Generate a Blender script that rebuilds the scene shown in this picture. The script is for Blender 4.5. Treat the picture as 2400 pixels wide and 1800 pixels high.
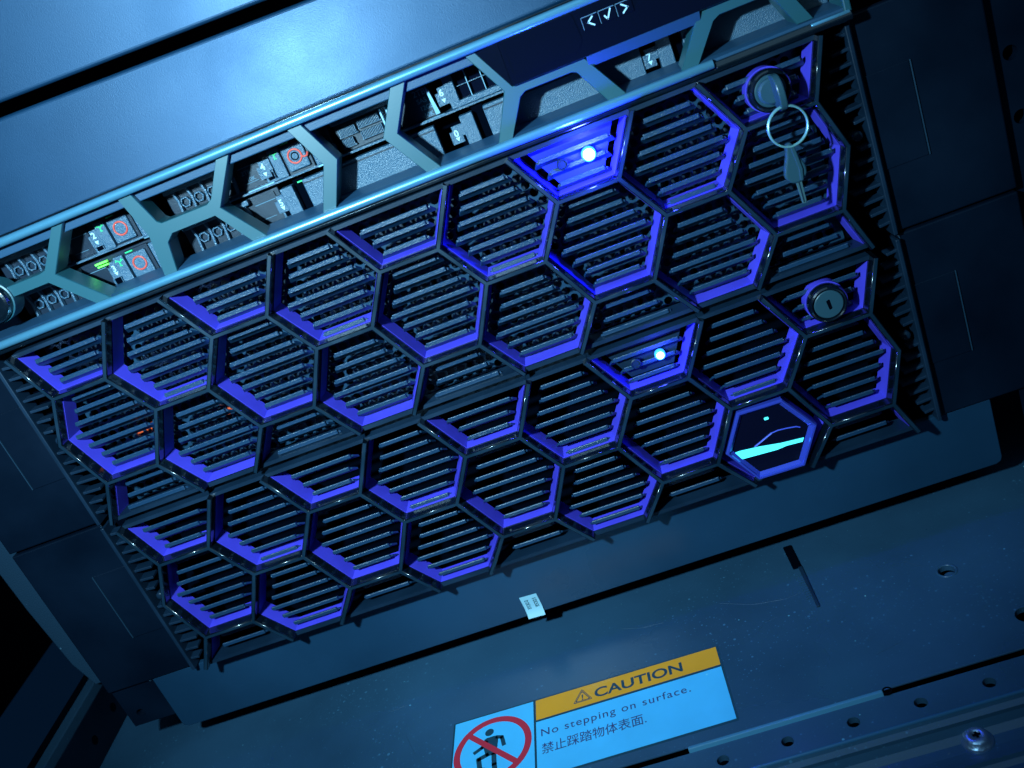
import bpy, bmesh, math, random
from mathutils import Vector, Matrix
random.seed(7)
S = bpy.context.scene
COL = S.collection
for o in list(bpy.data.objects): bpy.data.objects.remove(o)

# ------------------------------------------------------------------ camera (all lengths below are millimetres)
MM = 0.001
CAM = (74.2245, -361.0627, 100.3682)
RIGHT = Vector((0.93057787, -0.00226121, -0.36608704))
DOWN = Vector((-0.33763789, -0.39183763, -0.85584106))
FWD = Vector((-0.14151145, 0.92003161, -0.3653989))
cd = bpy.data.cameras.new('camera'); cam = bpy.data.objects.new('camera', cd); COL.objects.link(cam)
m3 = Matrix((RIGHT, -DOWN, -FWD)).transposed()
cam.matrix_world = Matrix.Translation(Vector(CAM) * MM) @ m3.to_4x4()
cd.sensor_width = 36; cd.lens = 33.03; cd.clip_start = 0.01; cd.clip_end = 50
cd.dof.use_dof = True; cd.dof.focus_distance = 0.40; cd.dof.aperture_fstop = 20
S.camera = cam
# ------------------------------------------------------------------ world, lamps, exposure
W = bpy.data.worlds.new('World'); S.world = W; W.use_nodes = True
bg = W.node_tree.nodes['Background']; bg.inputs[0].default_value = (0.03, 0.20, 0.60, 1); bg.inputs[1].default_value = 0.03
def lamp(name, kind, loc, aim, energy, color, **kw):
    l = bpy.data.lights.new(name, kind); l.energy = energy; l.color = color
    for k, v in kw.items(): setattr(l, k, v)
    o = bpy.data.objects.new(name, l); COL.objects.link(o)
    o.location = Vector(loc) * MM
    if aim is not None:
        o.rotation_euler = (Vector(aim) - Vector(loc)).to_track_quat('-Z', 'Y').to_euler()
    return o
lamp('torch_lamp', 'SPOT', (-92, -328, 173), (-38, 15, 40), 16.0, (0.43, 0.80, 1.0), spot_size=math.radians(92), spot_blend=1.0, shadow_soft_size=0.010)
lamp('ceiling_lamp', 'AREA', (60, -520, 900), (30, -90, -180), 1.35, (0.34, 0.72, 1.0), shape='RECTANGLE', size=0.9, size_y=0.9)
S.view_settings.view_transform = 'Standard'; S.view_settings.look = 'None'
S.view_settings.exposure = 0.0; S.view_settings.gamma = 1.0; S.view_settings.use_curve_mapping = False
S.render.engine = 'CYCLES'

# ------------------------------------------------------------------ materials
MATS = {}
def mat(name, col, rough=0.5, metal=0.0, spec=0.5, coat=0.0, bump=None, speck=None, var=None, emit=None):
    """bump=(noise scale per m, strength, distance mm); var=(scale, amount); speck=(scale, threshold, colour)"""
    m = bpy.data.materials.new(name); m.use_nodes = True
    nt = m.node_tree; N = nt.nodes; L = nt.links
    b = N['Principled BSDF']
    b.inputs['Base Color'].default_value = (*col, 1); b.inputs['Roughness'].default_value = rough
    b.inputs['Metallic'].default_value = metal; b.inputs['Specular IOR Level'].default_value = spec
    b.inputs['Coat Weight'].default_value = coat; b.inputs['Coat Roughness'].default_value = 0.06
    if emit: b.inputs['Emission Color'].default_value = (*emit[0], 1); b.inputs['Emission Strength'].default_value = emit[1]
    if bump or var or speck:
        g = N.new('ShaderNodeNewGeometry')
        pos = g.outputs['Position']
    cs = None
    if var:
        n = N.new('ShaderNodeTexNoise'); n.inputs['Scale'].default_value = var[0]; n.inputs['Detail'].default_value = 5
        L.new(pos, n.inputs['Vector'])
        mx = N.new('ShaderNodeMix'); mx.data_type = 'RGBA'
        mr = N.new('ShaderNodeMapRange'); mr.inputs[1].default_value = .3; mr.inputs[2].default_value = .7
        L.new(n.outputs['Fac'], mr.inputs[0]); L.new(mr.outputs[0], mx.inputs[0])
        a = var[1]
        mx.inputs[6].default_value = (*[c * (1 - a) for c in col], 1); mx.inputs[7].default_value = (*[c * (1 + a) for c in col], 1)
        cs = mx.outputs[2]
        mr2 = N.new('ShaderNodeMapRange'); mr2.inputs[1].default_value = .25; mr2.inputs[2].default_value = .75
        mr2.inputs[3].default_value = max(0.02, rough - .10); mr2.inputs[4].default_value = min(1, rough + .10)
        L.new(n.outputs['Fac'], mr2.inputs[0]); L.new(mr2.outputs[0], b.inputs['Roughness'])
    if speck:
        last = cs
        for (sc, th, sc_col) in speck:
            v = N.new('ShaderNodeTexVoronoi'); v.inputs['Scale'].default_value = sc; v.inputs['Randomness'].default_value = 1
            L.new(pos, v.inputs['Vector'])
            # each cell gets its own random size so only some cells hold a speck
            wn = N.new('ShaderNodeMath'); wn.operation = 'MULTIPLY'
            sep = N.new('ShaderNodeSeparateColor'); L.new(v.outputs['Color'], sep.inputs[0])
            if 'dn' not in locals():
                dn = N.new('ShaderNodeTexNoise'); dn.inputs['Scale'].default_value = 16; dn.inputs['Detail'].default_value = 4; L.new(pos, dn.inputs['Vector'])
                dr = N.new('ShaderNodeMapRange'); dr.inputs[1].default_value = .38; dr.inputs[2].default_value = .68; dr.inputs[3].default_value = .45; dr.inputs[4].default_value = 1.5; L.new(dn.outputs['Fac'], dr.inputs[0])
            pw = N.new('ShaderNodeMath'); pw.operation = 'POWER'; pw.inputs[1].default_value = 5; L.new(sep.outputs[0], pw.inputs[0])
            wt = N.new('ShaderNodeMath'); wt.operation = 'MULTIPLY'; L.new(pw.outputs[0], wt.inputs[0]); L.new(dr.outputs[0], wt.inputs[1])
            L.new(wt.outputs[0], wn.inputs[0]); wn.inputs[1].default_value = th
            lt = N.new('ShaderNodeMath'); lt.operation = 'LESS_THAN'; L.new(v.outputs['Distance'], lt.inputs[0]); L.new(wn.outputs[0], lt.inputs[1])
            mx = N.new('ShaderNodeMix'); mx.data_type = 'RGBA'; L.new(lt.outputs[0], mx.inputs[0])
            if last: L.new(last, mx.inputs[6])
            else: mx.inputs[6].default_value = (*col, 1)
            mx.inputs[7].default_value = (*sc_col, 1); last = mx.outputs[2]
        cs = last
    if cs: L.new(cs, b.inputs['Base Color'])
    if bump:
        n = N.new('ShaderNodeTexNoise'); n.inputs['Scale'].default_value = bump[0]; n.inputs['Detail'].default_value = 2
        L.new(pos, n.inputs['Vector'])
        bp = N.new('ShaderNodeBump'); bp.inputs['Strength'].default_value = bump[1]; bp.inputs['Distance'].default_value = bump[2] * MM
        L.new(n.outputs['Fac'], bp.inputs['Height']); L.new(bp.outputs[0], b.inputs['Normal'])
    MATS[name] = m
    return m
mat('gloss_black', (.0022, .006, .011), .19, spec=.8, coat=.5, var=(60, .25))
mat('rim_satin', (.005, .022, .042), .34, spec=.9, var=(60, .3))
mat('blue_glow', (.02, .03, .80), .4)
mat('edge_highlight', (.014, .042, .075), .4)
mat('violet_liner', (.085, .066, .70), .38, spec=.35, var=(90, .08))
mat('slat_plastic', (.008, .040, .092), .34, spec=.9, bump=(2600, .7, .25))
mat('dark_plastic', (.006, .020, .042), .42, spec=.4, bump=(2600, .35, .12), var=(40, .3))
mat('steel_mesh', (.016, .058, .110), .40, metal=.3)
mat('cover_black', (.0014, .0070, .018), .44, spec=.24, bump=(1500, .25, .1), var=(25, .3))
mat('panel_paint', (.005, .040, .095), .46, metal=.40, spec=.5, bump=(2600, .6, .09), var=(14, .12))
mat('rail_metal', (.15, .43, .64), .30, metal=.6, spec=.7)
mat('strut_teal', (.017, .088, .115), .38, spec=.8, bump=(1500, .15, .05))
mat('bezel_grey', (.020, .068, .135), .45, spec=.4, bump=(2600, .4, .15))
mat('carrier_dark', (.006, .016, .034), .42, spec=.5, bump=(2200, .4, .15))
mat('carrier_grey', (.034, .095, .160), .33, spec=.8, bump=(2400, .9, .35))
mat('carrier_metal', (.35, .62, .78), .28, metal=.8)
mat('ring_red', (.75, .085, .06), .45)
mat('leaf_green', (.03, .75, .22), .45)
mat('ink_white', (.55, .80, .88), .5)
mat('ink_grey', (.10, .20, .28), .5)
mat('lcd_gloss', (.0025, .004, .012), .09, spec=.5, coat=.3)
mat('interior_black', (.0008, .002, .005), 1.0, spec=.0)
mat('floor_paint', (.025, .074, .132), .28, spec=.5, bump=(1400, .25, .12), var=(9, .35),
    speck=[(190, .10, (.10, .30, .42)), (420, .26, (.05, .15, .25)), (900, .40, (.035, .11, .19)), (85, .06, (.25, .60, .70))])
mat('post_paint', (.022, .062, .11), .45, spec=.5, bump=(1500, .8, .3), speck=[(260, .2, (.12, .25, .36))])
mat('strip_paint', (.011, .044, .090), .25, spec=.45, bump=(1500, .25, .1), var=(12, .25))
mat('sticker_white', (.085, .56, .92), .36, spec=.5, var=(45, .07), speck=[(150, .1, (.2, .7, .9))])
mat('sticker_orange', (.96, .36, .022), .36, spec=.5, var=(45, .05))
mat('sticker_ink', (.010, .055, .085), .45)
mat('sticker_text', (.05, .06, .17), .45)
mat('sticker_red', (.62, .03, .055), .42)
mat('tag_paper', (.36, .62, .72), .55)
mat('chrome', (.30, .62, .64), .28, metal=.55, spec=.8)
mat('edge_bright', (.06, .21, .33), .3, spec=.6, bump=(900, .4, .15))
mat('ridge_highlight', (.035, .13, .24), .26, spec=.6, bump=(900, .3, .1))
mat('zinc', (.36, .52, .72), .35, metal=.85, bump=(900, .6, .3))
mat('key_plastic', (.026, .075, .105), .36, spec=.5)
mat('key_steel', (.28, .55, .58), .3, metal=.8)
mat('orange_tab', (1.0, .10, .02), .5)
mat('led_core', (1, 1, 1), .3, emit=((.45, .85, 1.0), 14))
mat('led_core_small', (1, 1, 1), .3, emit=((.55, .82, 1.0), 9))
mat('led_rim', (.05, .2, 1), .3, emit=((.02, .22, 1.0), 3.2))
mat('led_green', (.1, .9, .1), .3, emit=((.15, 1.0, .05), 1.6))
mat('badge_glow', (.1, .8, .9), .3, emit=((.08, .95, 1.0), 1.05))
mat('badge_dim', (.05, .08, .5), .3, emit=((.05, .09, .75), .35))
mat('badge_frame', (.06, .09, .62), .2, metal=.35, spec=.6)
mat('badge_glass', (.003, .004, .016), .06, spec=.5)
m = mat('light_cover', (.05, .05, .9), .25)
m.node_tree.nodes['Principled BSDF'].inputs['Transmission Weight'].default_value = .75
m.node_tree.nodes['Principled BSDF'].inputs['Base Color'].default_value = (.22, .22, 1, 1)
m.node_tree.nodes['Principled BSDF'].inputs['IOR'].default_value = 1.1

# ------------------------------------------------------------------ geometry helpers
WLOC = {}
def V(p): return Vector(p)
class G:
    """collects faces in millimetres"""
    def __init__(self): self.v = []; self.f = []
    def add(self, vs, fs):
        n = len(self.v); self.v += [tuple(p) for p in vs]; self.f += [tuple(i + n for i in q) for q in fs]; return self
    def box(self, x0, x1, y0, y1, z0, z1):
        vs = [(x, y, z) for x in (x0, x1) for y in (y0, y1) for z in (z0, z1)]
        return self.add(vs, [(0, 1, 3, 2), (4, 6, 7, 5), (0, 4, 5, 1), (2, 3, 7, 6), (0, 2, 6, 4), (1, 5, 7, 3)])
    def prism(self, poly, y0, y1):                       # polygon in XZ, extruded along Y
        n = len(poly)
        vs = [(x, y0, z) for x, z in poly] + [(x, y1, z) for x, z in poly]
        return self.add(vs, [tuple(range(n)), tuple(range(2 * n - 1, n - 1, -1))] + [(i, n + i, n + (i + 1) % n, (i + 1) % n) for i in range(n)])
    def prism_z(self, poly, z0, z1):                     # polygon in XY, extruded along Z
        n = len(poly)
        vs = [(x, y, z0) for x, y in poly] + [(x, y, z1) for x, y in poly]
        return self.add(vs, [tuple(range(n)), tuple(range(2 * n - 1, n - 1, -1))] + [(i, n + i, n + (i + 1) % n, (i + 1) % n) for i in range(n)])
    def prism_x(self, poly, x0, x1):                     # polygon in YZ, extruded along X
        n = len(poly)
        vs = [(x0, y, z) for y, z in poly] + [(x1, y, z) for y, z in poly]
        return self.add(vs, [tuple(range(n)), tuple(range(2 * n - 1, n - 1, -1))] + [(i, n + i, n + (i + 1) % n, (i + 1) % n) for i in range(n)])
    def rings(self, rings, cap0=True, cap1=True):
        n = len(rings[0]); vs = [p for r in rings for p in r]; fs = []
        for k in range(len(rings) - 1):
            for i in range(n):
                fs.append((k * n + i, k * n + (i + 1) % n, (k + 1) * n + (i + 1) % n, (k + 1) * n + i))
        if cap0: fs.append(tuple(range(n - 1, -1, -1)))
        if cap1: fs.append(tuple(range((len(rings) - 1) * n, len(rings) * n)))
        return self.add(vs, fs)
    def lathe(self, prof, cx, cz, seg=40):               # prof = [(radius, y)], axis along Y
        rs = [[(cx + r * math.cos(2 * math.pi * i / seg), y, cz + r * math.sin(2 * math.pi * i / seg)) for i in range(seg)] for r, y in prof]
        return self.rings(rs)
    def lathe_z(self, prof, cx, cy, seg=32):             # prof = [(radius, z)], axis along Z
        rs = [[(cx + r * math.cos(2 * math.pi * i / seg), cy + r * math.sin(2 * math.pi * i / seg), z) for i in range(seg)] for r, z in prof]
        return self.rings(rs)
    def torus(self, c, R, r, ax, ay, seg=56, sub=10, gap=0):
        ax = V(ax).normalized(); ay = V(ay).normalized(); az = ax.cross(ay); c = V(c); rs = []
        for i in range(seg):
            a = 2 * math.pi * i / seg; d = ax * math.cos(a) + ay * math.sin(a)
            rs.append([tuple(c + d * (R + r * math.cos(2 * math.pi * j / sub)) + az * (r * math.sin(2 * math.pi * j / sub))) for j in range(sub)])
        rs.append(rs[0])
        return self.rings(rs, False, False)
    def tube_path(self, pts, r, sub=8):
        rs = []
        for i, p in enumerate(pts):
            a = V(pts[max(0, i - 1)]); b = V(pts[min(len(pts) - 1, i + 1)]); t = (b - a).normalized()
            u = t.cross(V((0, 0, 1)) if abs(t.z) < .9 else V((1, 0, 0))).normalized(); w = t.cross(u)
            rs.append([tuple(V(p) + u * (r * math.cos(2 * math.pi * j / sub)) + w * (r * math.sin(2 * math.pi * j / sub))) for j in range(sub)])
        return self.rings(rs)
    def mesh(self, name, smooth=False):
        me = bpy.data.meshes.new(name)
        me.from_pydata([(x * MM, y * MM, z * MM) for x, y, z in self.v], [], self.f)
        bm = bmesh.new(); bm.from_mesh(me); bmesh.ops.recalc_face_normals(bm, faces=bm.faces); bm.to_mesh(me); bm.free()
        if smooth:
            for p in me.polygons: p.use_smooth = True
        return me
def place(name, me, material, parent, loc=(0, 0, 0), bevel=0, seg=2, angle=40):
    """loc is in world millimetres; mesh data is relative to it"""
    o = bpy.data.objects.new(name, me); COL.objects.link(o)
    if material and not me.materials: me.materials.append(MATS[material])
    base = WLOC.get(parent.as_pointer(), (0, 0, 0)) if parent else (0, 0, 0)
    if parent: o.parent = parent
    o.location = [(loc[i] - base[i]) * MM for i in range(3)]
    WLOC[o.as_pointer()] = loc
    if bevel:
        b = o.modifiers.new('bevel', 'BEVEL'); b.width = bevel * MM; b.segments = seg; b.limit_method = 'ANGLE'; b.angle_limit = math.radians(angle)
    return o
def part(name, g, material, parent=None, bevel=0, seg=2, smooth=False, origin=None, angle=40):
    """geometry given in world millimetres"""
    if origin is None:
        origin = WLOC.get(parent.as_pointer(), (0, 0, 0)) if parent else None
    if origin is None:
        xs, ys, zs = zip(*g.v); origin = ((min(xs) + max(xs)) / 2, (min(ys) + max(ys)) / 2, min(zs))
    g.v = [(x - origin[0], y - origin[1], z - origin[2]) for x, y, z in g.v]
    return place(name, g.mesh(name, smooth), material, parent, origin, bevel, seg, angle)
def thing(name, label, cat, loc, group=None):
    o = bpy.data.objects.new(name, None); COL.objects.link(o); o.location = V(loc) * MM; o.empty_display_size = .01
    WLOC[o.as_pointer()] = loc
    return tag(o, label, cat, group)
def tag(o, label, cat, group=None):
    o['label'] = label; o['category'] = cat
    if group: o['group'] = group
    return o
def structure(o): o['kind'] = 'structure'; return o
TEXTS = {}
def lettering(body, size, origin, right, up, material, parent, name='lettering', fit=None, bold=0.0, spacing=1.0):
    """flat raised letters; origin = lower left in world mm, right/up = directions, size = letter em height mm"""
    cu = bpy.data.curves.new('t', 'FONT'); cu.body = body; cu.size = 1; cu.offset = bold; cu.space_character = spacing
    to = bpy.data.objects.new('t', cu); COL.objects.link(to)
    dg = bpy.context.evaluated_depsgraph_get(); me = bpy.data.meshes.new_from_object(to.evaluated_get(dg))
    bpy.data.objects.remove(to)
    r = V(right).normalized(); u = V(up).normalized(); n = r.cross(u)
    xs = [v.co.x for v in me.vertices]
    k = size if fit is None else fit / (max(xs) - min(xs))
    x0 = min(xs)
    for v in me.vertices:
        v.co = (r * ((v.co.x - x0) * k) + u * (v.co.y * size)) * MM
    me.materials.clear()
    return place(name, me, material, parent, origin)
def hexpoly(cx, cz, R): return [(cx + R * math.cos(math.radians(60 * i)), cz + R * math.sin(math.radians(60 * i))) for i in range(6)]
def rounded(poly, r, n=4):
    out = []; m = len(poly)
    for i in range(m):
        p = V((*poly[i], 0)); a = (V((*poly[i - 1], 0)) - p); b = (V((*poly[(i + 1) % m], 0)) - p)
        ra = min(r, a.length * .45, b.length * .45); p0 = p + a.normalized() * ra; p1 = p + b.normalized() * ra
        for k in range(n + 1):
            t = k / n; q = p0 * (1 - t) ** 2 + p * (2 * t * (1 - t)) + p1 * t * t; out.append((q.x, q.y))
    return out
def plate_rows(g, rows, y0, y1, seg=12, fn=None):
    """rows = [(z0, z1, x0, x1, [(hx, hz, r)])] : plates in XZ with round through holes; fn maps (x,y,z)"""
    fn = fn or (lambda x, y, z: (x, y, z))
    for z0, z1, x0, x1, holes in rows:
        holes = sorted(holes); cuts = [x0] + [(holes[i][0] + holes[i + 1][0]) / 2 for i in range(len(holes) - 1)] + [x1]
        if not holes:
            g.add([fn(x0, y0, z0), fn(x1, y0, z0), fn(x1, y0, z1), fn(x0, y0, z1)], [(0, 1, 2, 3)]); continue
        for i, (hx, hz, r) in enumerate(holes):
            a, b = cuts[i], cuts[i + 1]; inner = []; outer = []
            for k in range(seg):
                t = 2 * math.pi * k / seg; c, s = math.cos(t), math.sin(t)
                inner.append((hx + r * c, hz + r * s))
                q = []
                if c > 1e-6: q.append((b - hx) / c)
                if c < -1e-6: q.append((a - hx) / c)
                if s > 1e-6: q.append((z1 - hz) / s)
                if s < -1e-6: q.append((z0 - hz) / s)
                d = min(q); outer.append((hx + d * c, hz + d * s))
            vs = [fn(x, y0, z) for x, z in inner] + [fn(x, y0, z) for x, z in outer] + [fn(x, y1, z) for x, z in inner]
            fs = []
            for k in range(seg):
                j = (k + 1) % seg
                fs.append((k, j, seg + j, seg + k)); fs.append((k, 2 * seg + k, 2 * seg + j, j))
            n = len(vs); 
            # corner fillers between outer samples that straddle a corner
            for k in range(seg):
                j = (k + 1) % seg; p, q = outer[k], outer[j]
                if abs(p[0] - q[0]) > 1e-6 and abs(p[1] - q[1]) > 1e-6:
                    cx = b if (abs(p[0] - b) < 1e-6 or abs(q[0] - b) < 1e-6) else a
                    cz = z1 if (abs(p[1] - z1) < 1e-6 or abs(q[1] - z1) < 1e-6) else z0
                    vs.append(fn(cx, y0, cz)); fs.append((seg + k, seg + j, len(vs) - 1))
            g.add(vs, fs)
    return g

# ------------------------------------------------------------------ the cabinet floor
ZF = -183.0
g = G(); fz = lambda x, y, z: (x, z, y)      # plate coordinates (x, depth y) -> floor
rows = [(-77, -52, -278, 420, [(178.5, -60.5, 4.2)]), (-52, -10, -278, 420, [(163.4, -23, 3.4)]), (-10, 260, -278, 420, [])]
plate_rows(g, rows, ZF, ZF - 2.5, 24, fz)
floor = structure(part('cabinet_floor', g, 'floor_paint', None, origin=(0, 0, ZF)))
# front beam: strip with a row of round holes, folded ridge, seam, trough and outer edge
g = G(); plate_rows(g, [(-94.2, -79.2, -278, 430, [(-0.9 + 25.4 * k - 25.4 * 10, -87.1, 2.45) for k in range(27)])], ZF - .6, ZF - 3.5, 20, fz)
part('front_strip', g, 'floor_paint', floor)
prof = [(-94.2, ZF - .6), (-95.0, ZF + .1), (-95.7, ZF - .2), (-96.6, ZF - 1.6), (-98.6, ZF - 2.6), (-98.9, ZF - 4.2), (-99.6, ZF - 4.2), (-99.9, ZF - 2.9),
        (-101.5, ZF - 5.4), (-104, ZF - 7.0), (-108, ZF - 7.4), (-111, ZF - 7.0), (-113.6, ZF - 6.3), (-114.3, ZF - 6.2), (-115.2, ZF - 7.4), (-117, ZF - 8.4), (-160, ZF - 9)]
g = G(); n = len(prof)
g.add([(x, y, z) for x in (-278, 430) for y, z in prof], [(i, i + 1, n + i + 1, n + i) for i in range(n - 1)])
part('front_beam', g, 'floor_paint', floor, smooth=False)
g = G(); g.tube_path([(-278, -95.1, ZF - .55), (0, -95.1, ZF - .55), (430, -95.1, ZF - .55)], .85, 12); part('ridge', g, 'ridge_highlight', floor, smooth=True)  # same floor paint, lightened to stand in for the ridge's highlight
for x0, x1, zt in ((38, 115.4, ZF + .9),):
    g = G(); g.prism_x([(-77.0, ZF - .3), (-77.0, zt), (-78.3, zt), (-79.2, ZF - .8), (-79.2, ZF - 2), (-77, ZF - 2)], x0, x1)
    part('bent_lip', g, 'edge_bright', floor, bevel=.3)
for x0, x1 in ((-277.5, 36.6), (119, 430)):
    g = G(); g.box(x0, x1, -77.0, -76.2, ZF - .3, ZF + .5); part('sheet_edge', g, 'floor_paint', floor, bevel=.2)
g = G(); g.lathe_z([(1.9, ZF - 3), (1.9, ZF + .2), (1.3, ZF + .3), (1.3, ZF - 3)], 117.2, -77.6, 20); part('relief_hole', g, 'interior_black', floor, bevel=0)
g = G(); g.box(-278, 430, -160, 260, ZF - 42, ZF - 40); part('underside', g, 'interior_black', floor)
g = G(); g.torus((163.4, -23, ZF - .1), 3.9, .55, (1, 0, 0), (0, 1, 0), 32, 8); part('hole_rim', g, 'floor_paint', floor, smooth=True)
g = G(); g.lathe_z([(2.6, ZF - 6), (2.6, ZF - 2.2), (1.6, ZF - 1.6)], 164.2, -24, 20); part('rivet', g, 'floor_paint', floor, smooth=False)
# screw in the trough of the beam
zs = ZF - 6.9
g = G(); g.lathe_z([(5.6, zs - 2), (5.6, zs), (5.3, zs + .5), (4.6, zs + .9), (4.3, zs + 1.9), (3.4, zs + 2.6), (1.4, zs + 2.9), (1.25, zs + 1.0), (.2, zs + .9)], 138.0, -104.2, 32)
screw = part('screw', g, 'zinc', floor, smooth=True, origin=(138, -104.2, zs))
g = G(); g.box(136.8, 139.6, -104.9, -104.0, zs + 2.6, zs + 2.95); g.box(137.7, 138.6, -105.9, -103.1, zs + 2.62, zs + 2.98); part('cross_slot', g, 'interior_black', screw)

# fine scratches in the floor paint
for pts in ([(68, 2), (82, -6), (96, -9), (104, -8)], [(78, -26), (84, -20), (90, -19)], [(20, 6), (30, 2), (40, 1)], [(-90, -20), (-84, -34)], [(-110, 4), (-100, -1), (-92, 0)], [(150, -8), (156, -16)], [(120, -58), (132, -55)]):
    g = G(); g.tube_path([(x, y, ZF + .01) for x, y in pts], .07, 5); part('scratch', g, 'post_paint', floor)

# dark ribbed strip on the floor
ct = thing('ribbed_strip', 'black ribbed strip on the floor plate below the right lock', 'cable tie', (107.8, 2, ZF))
g = G(); g.box(105.2, 109.2, 9, 27, ZF, ZF + 1.0); part('dark_block', g, 'interior_black', ct, bevel=.3)
g = G(); g.prism_z([(107.6, 9), (109.4, 9), (109.0, -8), (108.7, -21), (107.3, -21), (107.6, -8)], ZF, ZF + .9); st = part('strip_body', g, 'dark_plastic', ct, bevel=.2)
for k in range(11):
    g = G(); g.box(104.9, 107.5, 3 - k * 1.7, 3.7 - k * 1.7, ZF, ZF + .45); part('rib', g, 'floor_paint', ct)

# ------------------------------------------------------------------ caution sticker on the floor
zt = ZF + .12
stk = thing('caution_sticker', 'caution sticker with orange header and red no-stepping symbol on the floor plate', 'sticker', (-2, -47, ZF))
g = G(); g.prism_z(rounded([(-65.2, -23.3), (60.8, -25.0), (60.4, -70.6), (-65.2, -70.6)], .8), ZF, zt); part('backing', g, 'sticker_ink', stk)
z1 = zt + .08
g = G(); g.prism_z([(-64.2, -24.1), (-26.0, -24.7), (-26.2, -69.6), (-64.6, -69.6)], zt, z1); part('symbol_panel', g, 'sticker_white', stk)
g = G(); g.prism_z([(-24.8, -24.7), (60.0, -25.8), (59.8, -37.2), (-24.9, -36.9)], zt, z1); hd = part('header_band', g, 'sticker_orange', stk)
g = G(); g.prism_z([(-25.0, -38.2), (59.8, -38.6), (59.5, -69.4), (-25.2, -69.6)], zt, z1); tp = part('text_panel', g, 'sticker_white', stk)
z2 = z1 + .03
lettering('CAUTION', 7.9, (3.0, -34.2, z2), (1, 0, 0), (0, 1, 0), 'sticker_ink', stk, fit=40.6, bold=.022)
lettering('No stepping on surface.', 6.0, (-22.8, -47.4, z2), (1, -.004, 0), (0, 1, 0), 'sticker_text', stk, fit=67.5, bold=.004, spacing=1.15)
lettering('禁止踩踏物体表面.', 6.6, (-22.8, -57.3, z2), (1, 0, 0), (0, 1, 0), 'sticker_text', stk, fit=46.5, bold=.004)
def tri(c, R, n=.9): return rounded([(c[0] + R * math.cos(math.radians(a)), c[1] + R * math.sin(math.radians(a))) for a in (90, 210, 330)], n, 3)
def frame_poly(g, outer, inner, z0, z1):
    n = len(outer); vs = [(x, y, z0) for x, y in outer] + [(x, y, z0) for x, y in inner] + [(x, y, z1) for x, y in outer] + [(x, y, z1) for x, y in inner]
    fs = []
    for i in range(n):
        j = (i + 1) % n
        fs += [(2 * n + i, 2 * n + j, 3 * n + j, 3 * n + i), (i, j, 2 * n + j, 2 * n + i), (n + i, n + j, 3 * n + j, 3 * n + i)]
    return g.add(vs, fs)
c = (-2.7, -31.6)
g = G(); frame_poly(g, tri(c, 5.3), tri(c, 4.75), z1, z2); frame_poly(g, tri(c, 4.3), tri(c, 3.5), z1, z2)
g.prism_z([(c[0] - .35, c[1] + 1.7), (c[0] + .35, c[1] + 1.7), (c[0] + .2, c[1] - .6), (c[0] - .2, c[1] - .6)], z1, z2); g.lathe_z([(.35, z1), (.35, z2)], c[0], c[1] - 1.2, 12)
part('warning_triangle', g, 'sticker_ink', stk)
c = (-45.6, -45.8); ring = lambda r: [(c[0] + r * math.cos(2 * math.pi * i / 64), c[1] + r * math.sin(2 * math.pi * i / 64)) for i in range(64)]
g = G(); frame_poly(g, ring(18.4), ring(15.3), z1, z2)
part('prohibition_ring', g, 'sticker_red', stk)
def thick(g, pts, w, z0, z1):
    for a, b in zip(pts[:-1], pts[1:]):
        d = (V((*b, 0)) - V((*a, 0))).normalized(); nn = V((-d.y, d.x, 0)) * w
        a2 = V((*a, 0)) - d * w * .6; b2 = V((*b, 0)) + d * w * .6
        g.prism_z([(a2 + nn)[:2], (b2 + nn)[:2], (b2 - nn)[:2], (a2 - nn)[:2]], z0, z1)
g = G(); g.lathe_z([(2.1, z1), (2.1, z2)], -47.2, -35.6, 20)
g.prism_z(rounded([(-49.0, -38.6), (-43.6, -38.6), (-42.9, -41), (-43.6, -49.5), (-48.6, -49.5), (-50.5, -41)], 1.0), z1, z2)
thick(g, [(-43.6, -39.7), (-41.2, -40.6), (-40.2, -45.4)], .95, z1, z2)
thick(g, [(-48.6, -40.6), (-50.6, -43.6), (-54.0, -45.4)], .95, z1, z2)
thick(g, [(-44.9, -49.0), (-44.6, -55), (-44.0, -61.4), (-42, -61.6)], 1.15, z1, z2)
thick(g, [(-47.9, -48.6), (-52.0, -49.8), (-51.2, -56.0), (-50, -56.4)], 1.15, z1, z2)
part('stepping_figure', g, 'sticker_ink', stk)
g = G(); thick(g, [(-45.6 - 11.6, -45.8 + 11.9), (-45.6 + 11.6, -45.8 - 11.9)], 1.35, z2, z2 + .03); part('prohibition_bar', g, 'sticker_red', stk)

# ------------------------------------------------------------------ the rack
YE = 15.0
rack = thing('equipment_rack', 'dark steel rack frame with square posts at both sides of the servers', 'rack', (0, 40, ZF))
rows = [(z, z + 25.4, 237.0, 262.0, [(244.0, z + 12.7, 2.9)]) for z in [-183 + 25.4 * k for k in range(16)]]
g = G(); plate_rows(g, rows, 20, 24, 20); g.box(262, 420, 20, 24, -183, 223); part('mounting_post', g, 'cover_black', rack)
g = G(); g.box(240, 420, 45, 50, -183, 223); part('post_back', g, 'interior_black', rack)
g = G(); g.prism([(-236, -152), (-276, -152), (-281, -135), (-284, -95), (-285.5, -40), (-286, 223), (-236, 223)], 60, 66); part('corner_post', g, 'post_paint', rack, bevel=.5)
g = G(); g.box(-236, -212, 20, 24, -157, 223); part('mounting_post', g, 'cover_black', rack)
g = G(); g.box(-290, -278, -330, 90, ZF, -152); sr = part('side_rail', g, 'post_paint', rack, bevel=.5)
g = G(); g.box(-278.0, -277.2, -330, 90, ZF, -157.5); part('rail_web', g, 'cover_black', sr)
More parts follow.
